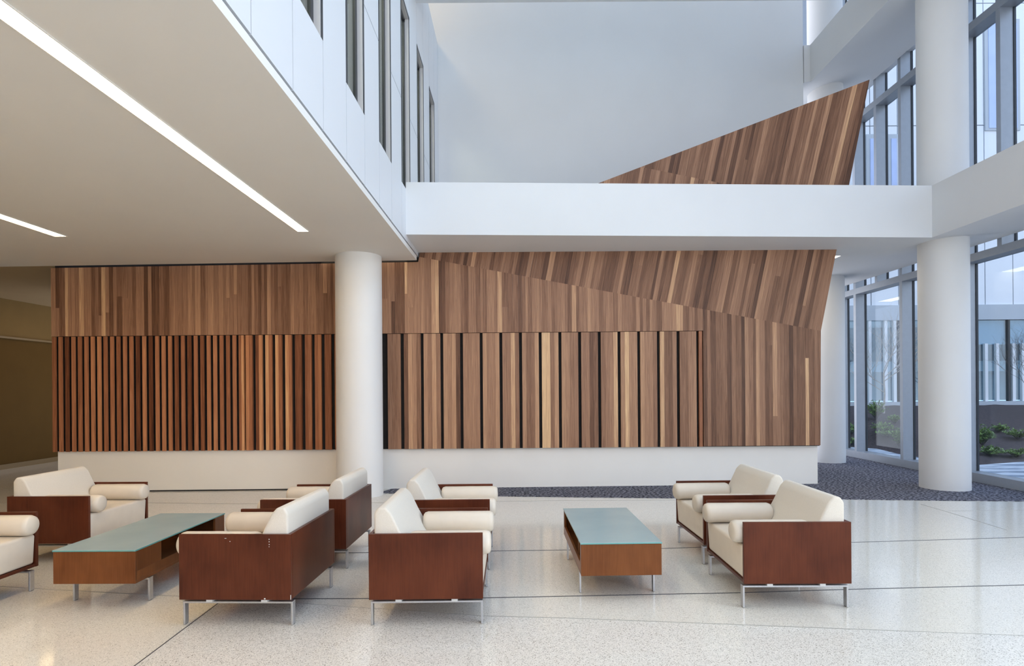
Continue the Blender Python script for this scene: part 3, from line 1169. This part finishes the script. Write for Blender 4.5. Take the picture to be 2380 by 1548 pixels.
zb1, zb0 = fa(2200, 709)[1], fa(2200, 744)[1]
zbase = fa(2300, 934)[1]
bm = bmesh.new()
xj = [8.0] + [fa(p, 600)[0] for p in (2024, 2088, 2209, 2289, 2354, 2440, 2520)] + [22.0, 25.0, 30.0]
for a, b in zip(xj, xj[1:]):
    for z0, z1 in ((zb1, 9.62), (9.65, 13.4), (13.43, 17)):
        add_box(bm, a - bo.x + 0.015, 0, z0, b - bo.x - 0.015, 0.2, z1)
add_box(bm, 8.0 - bo.x, 0.19, zb1, 30 - bo.x, 0.3, 17)
obj('wall', bm, M['facade'], bld)
bbox('soffit_band', 8.0, zb0, 30, zb1, M['facade_band'], -0.05, 0.4)
bbox('base_wall', 8.0, 0, 30, zbase, M['facade_white'], -0.06, 0.4)
bbox('back_room', 8.0, zbase, 30, zb0, M['facade_in'], 2.2, 2.3)
bbox('room_ceiling', 8.0, zb0, 30, zb0 + 0.2, M['facade_band'], 0.3, 2.3)
bbox('ledge', 8.0, zbase - 0.1, 30, zbase + 0.02, M['facade_band'], -0.1, 0.35)
xs_ = [8.0] + [fa(p, 850)[0] for p in (2090, 2210, 2346)] + [18.6, 20.8, 23, 25, 27.5, 30]
for a, b in zip(xs_, xs_[1:]):
    bbox('window', a + 0.03, zbase + 0.02, b - 0.03, zb0, M['facade_glass'], 0.05, 0.07)
    bbox('window_mullion', b - 0.03, zbase + 0.02, b + 0.03, zb0, M['gasket'], 0.0, 0.1)
zh = fa(2300, 800)[1]
bbox('window_header', fa(2262, 800)[0], zh, 20.0, zh + 0.75, M['facade_white'], 0.10, 0.16)
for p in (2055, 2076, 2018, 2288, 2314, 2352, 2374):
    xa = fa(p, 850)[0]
    bbox('reflection_strip', xa, zbase, xa + 0.09, zh + 0.02 if p > 2200 else zb0, M['facade_white'], -0.03, 0.06)  # white strips modelled to stand in for reflections in the storefront glass
bbox('inner_panel', 13.5, zbase, 14.4, zh - 0.3, M['facade_in'], 1.5, 1.6)
bbox('inner_band', 8.0, zbase + 1.0, 30, zbase + 1.35, M['facade_band'], 1.8, 1.9)
for (pa, ya, pb, yb_) in ((2065, 322, 2083, 470), (2016, 322, 2036, 470), (2290, 55, 2362, 300), (2140, 322, 2180, 470)):
    xa, za = fa(pa, ya)
    xb_, zb_ = fa(pb, yb_)
    f_ = bbox('window_frame', xa - 0.05, zb_ - 0.05, xb_ + 0.1, za + 0.12, M['facade_band'], -0.035, 0.1)
    box_obj('window_pane', (xa + 0.06 - bo.x, -0.05, zb_ + 0.02, xb_ - bo.x, 0.0, za - 0.02), M['facade_pane'], f_)


def shrub(X, Y, h, w, n, label, seed):
    rr = random.Random(seed)
    e = empty('shrub', (X, Y, zmulch(X, Y)))
    tag(e, label, 'shrub', 'low green shrubs on the mulch slope')
    bm = bmesh.new()
    bs = bmesh.new()
    for i in range(n):
        a = rr.uniform(0, 6.28)
        t = rr.uniform(0.15, 1)
        tip = Vector((math.cos(a) * w * t, math.sin(a) * w * t, h * rr.uniform(0.45, 1) * (1.1 - 0.5 * t)))
        mid = tip * 0.5 + Vector((0, 0, h * 0.15))
        add_tube(bs, [(0, 0, 0), mid, tip], [0.006, 0.004, 0.002], 4)
        for k in range(15):
            u = 0.25 + 0.75 * k / 14
            p = (mid * (2 * u) if u < 0.5 else mid.lerp(tip, 2 * u - 1))
            for s in (-1, 1):
                d = Vector((rr.uniform(-1, 1), rr.uniform(-1, 1), rr.uniform(-0.1, 0.8))).normalized()
                l_ = rr.uniform(0.035, 0.075)
                sd = d.cross(Vector((0, 0, 1))).normalized() * l_ * 0.24
                v = [bm.verts.new(p), bm.verts.new(p + d * l_ * 0.5 + sd), bm.verts.new(p + d * l_), bm.verts.new(p + d * l_ * 0.5 - sd)]
                bm.faces.new(v)
    obj('foliage', bm, M['leaf'], e, recalc=False)
    obj('stem', bs, M['bark_dark'], e)


def grd(px, py):
    """walk along the sight line until it meets the slope"""
    u, w = un(px, py)
    Y = 9.0
    while Y < YFA - 0.2:
        if EYE + w * Y <= zmulch(u * Y, Y):
            break
        Y += 0.02
    return u * Y, Y


for i, (px, py, h, w_, n, lab) in enumerate((
        (2036, 975, 0.60, 0.31, 60, 'bushy green shrub at the top of the slope, seen right of the rear column'),
        (2052, 1005, 0.26, 0.34, 40, 'low spreading shrub below the bushy shrub, seen between two window fins'),
        (2064, 1018, 0.21, 0.31, 36, 'lowest spreading shrub on the slope seen between two window fins'),
        (2089, 1040, 0.50, 0.12, 30, 'upright light green shrub by the path, against the window fin left of the column'),
        (2080, 985, 0.24, 0.25, 30, 'small shrub high on the slope left of the big column'),
        (2284, 1038, 0.50, 0.28, 60, 'tall leafy shrub right of the big column'),
        (2302, 1060, 0.22, 0.33, 40, 'low spreading shrub at the foot of the tall leafy shrub'),
        (2362, 1064, 0.21, 0.31, 40, 'low shrub nearest the path in the right-hand window bay'),
        (2366, 1022, 0.27, 0.34, 40, 'green shrub by the right edge of the photo, halfway up the slope'),
        (2322, 1006, 0.22, 0.25, 30, 'small pale shrub high on the slope in the right-hand bay'),
        (1983, 1010, 0.26, 0.31, 30, 'shrub seen in the narrow pane beside the rear column, upper one'),
        (1980, 1035, 0.24, 0.28, 30, 'shrub seen in the narrow pane beside the rear column, lower one'))):
    X, Y = grd(px, py)
    shrub(X, Y, h, w_, n, lab, 40 + i)


def bare_tree(X, Y, h, label, seed, mat, trunk, lean=0.25):
    rr = random.Random(seed)
    e = empty('bare_tree', (X, Y, zmulch(X, Y) - 0.05))
    tag(e, label, 'tree')
    bt, bb = bmesh.new(), bmesh.new()
    add_tube(bt, [(0, 0, 0), (0.03, 0, h * 0.2), (0.02, 0.02, h * 0.4)], [trunk, trunk * 0.85, trunk * 0.7], 8)

    def grow(p, d, l_, r_, lv):
        pts = [p]
        q = p
        for k in range(3):
            d = (d + Vector((rr.uniform(-.25, .25), rr.uniform(-.25, .25), rr.uniform(-.05, .2)))).normalized()
            q = q + d * l_ / 3
            pts.append(q)
        add_tube(bb, pts, [r_, r_ * 0.85, r_ * 0.7, r_ * 0.5], 4)
        if lv > 0:
            for k in range(4 if lv > 1 else 3):
                nd = (d + Vector((rr.uniform(-.9, .9), rr.uniform(-.9, .9), rr.uniform(-.2, .7)))).normalized()
                grow(pts[rr.choice((1, 2, 3))], nd, l_ * rr.uniform(0.55, 0.8), r_ * 0.55, lv - 1)

    for k in range(6):
        a = k * 1.05 + rr.uniform(-.3, .3)
        grow(Vector((0.02, 0.01, h * rr.uniform(0.2, 0.4))), Vector((math.cos(a), math.sin(a), 0.8)).normalized(), h * 0.32, trunk * 0.4, 4)
    obj('trunk', bt, mat, e, smooth=True)
    obj('branches', bb, mat, e)


bare_tree(10.45, 16.6, 3.0, 'bare pale branched tree seen between the window fins left of the big column', 5, M['bark'], 0.03)
bare_tree(14.2, 15.9, 3.0, 'bare dark twiggy tree by the right edge of the photo', 9, M['bark_dark'], 0.022)

# ------------------------------------------------------------------ light
wd = bpy.data.worlds.new('sky')
sc.world = wd
wd.use_nodes = True
nt = wd.node_tree
N, L = nt.nodes, nt.links
bg = N['Background']
tc = N.new('ShaderNodeTexCoord')
sp = N.new('ShaderNodeSeparateXYZ')
L.new(tc.outputs['Generated'], sp.inputs['Vector'])
rp = N.new('ShaderNodeValToRGB')
rp.color_ramp.elements[0].position = 0.0
rp.color_ramp.elements[0].color = (0.87, 0.90, 1.0, 1)
rp.color_ramp.elements[1].position = 0.8
rp.color_ramp.elements[1].color = (0.46, 0.63, 1.0, 1)
L.new(sp.outputs['Z'], rp.inputs['Fac'])
L.new(rp.outputs['Color'], bg.inputs['Color'])
bg.inputs['Strength'].default_value = 2.4


def area(name, loc, rot, sx, sy, energy, col, portal=False, spread=math.pi):
    d = bpy.data.lights.new(name, 'AREA')
    d.shape = 'RECTANGLE'
    d.size, d.size_y = sx, sy
    d.energy = energy
    d.color = col
    d.spread = spread
    if portal:
        d.cycles.is_portal = True
    o = bpy.data.objects.new(name, d)
    C.objects.link(o)
    o.location = loc
    o.rotation_euler = rot
    return o


area('overhead_fill', (3.0, 3.5, ZROOF - 0.05), (0, 0, 0), 8, 12, 95, (0.90, 0.95, 1.0), False, math.radians(75))  # unseen fill added under the closed roof to brighten the floor
area('front_fill', (4.2, -7.8, 4.5), (math.radians(90), 0, 0), 6.0, 8, 60, (0.93, 0.96, 1.0))  # soft fill added behind the camera, no window modelled there
area('side_windows', (9.0, -1.5, 3.8), (0, math.radians(90), 0), 5.5, 7.0, 1380, (1.0, 0.955, 0.91))
area('gallery_room_fill', (XB - 0.85, 5.0, 7.45), (0, 0, 0), 0.5, 12, 500, (1.0, 0.93, 0.78))  # light added to brighten the rooms behind the gallery panes
area('gallery_lamp', (-2.9, 9.6, 10.4), (math.radians(60), 0, 0), 0.6, 0.6, 34, (1.0, 0.74, 0.42))
area('corridor_warm_fill', (-8.9, 12.2, 3.5), (0, 0, 0), 0.3, 3.0, 14, (1.0, 0.72, 0.38))  # warm fill added to turn the grey corridor wall brown, no fixture here
area('upper_blue_fill', (9.0, -1.0, 10.8), (0, math.radians(90), 0), 4.0, 10.0, 800, (0.42, 0.72, 1.0))  # blue fill added outside the upper glazing to tint the high walls

sc.view_settings.view_transform = 'Standard'
sc.view_settings.look = 'None'
sc.view_settings.gamma = 1.0
sc.view_settings.exposure = -0.15
sc.view_settings.use_curve_mapping = False
try:
    sc.cycles.use_denoising = True
    sc.cycles.max_bounces = 8
    sc.cycles.diffuse_bounces = 4
    sc.cycles.transparent_max_bounces = 16
    sc.cycles.caustics_reflective = False
    sc.cycles.caustics_refractive = False
    sc.cycles.sample_clamp_indirect = 6.0
except Exception:
    pass
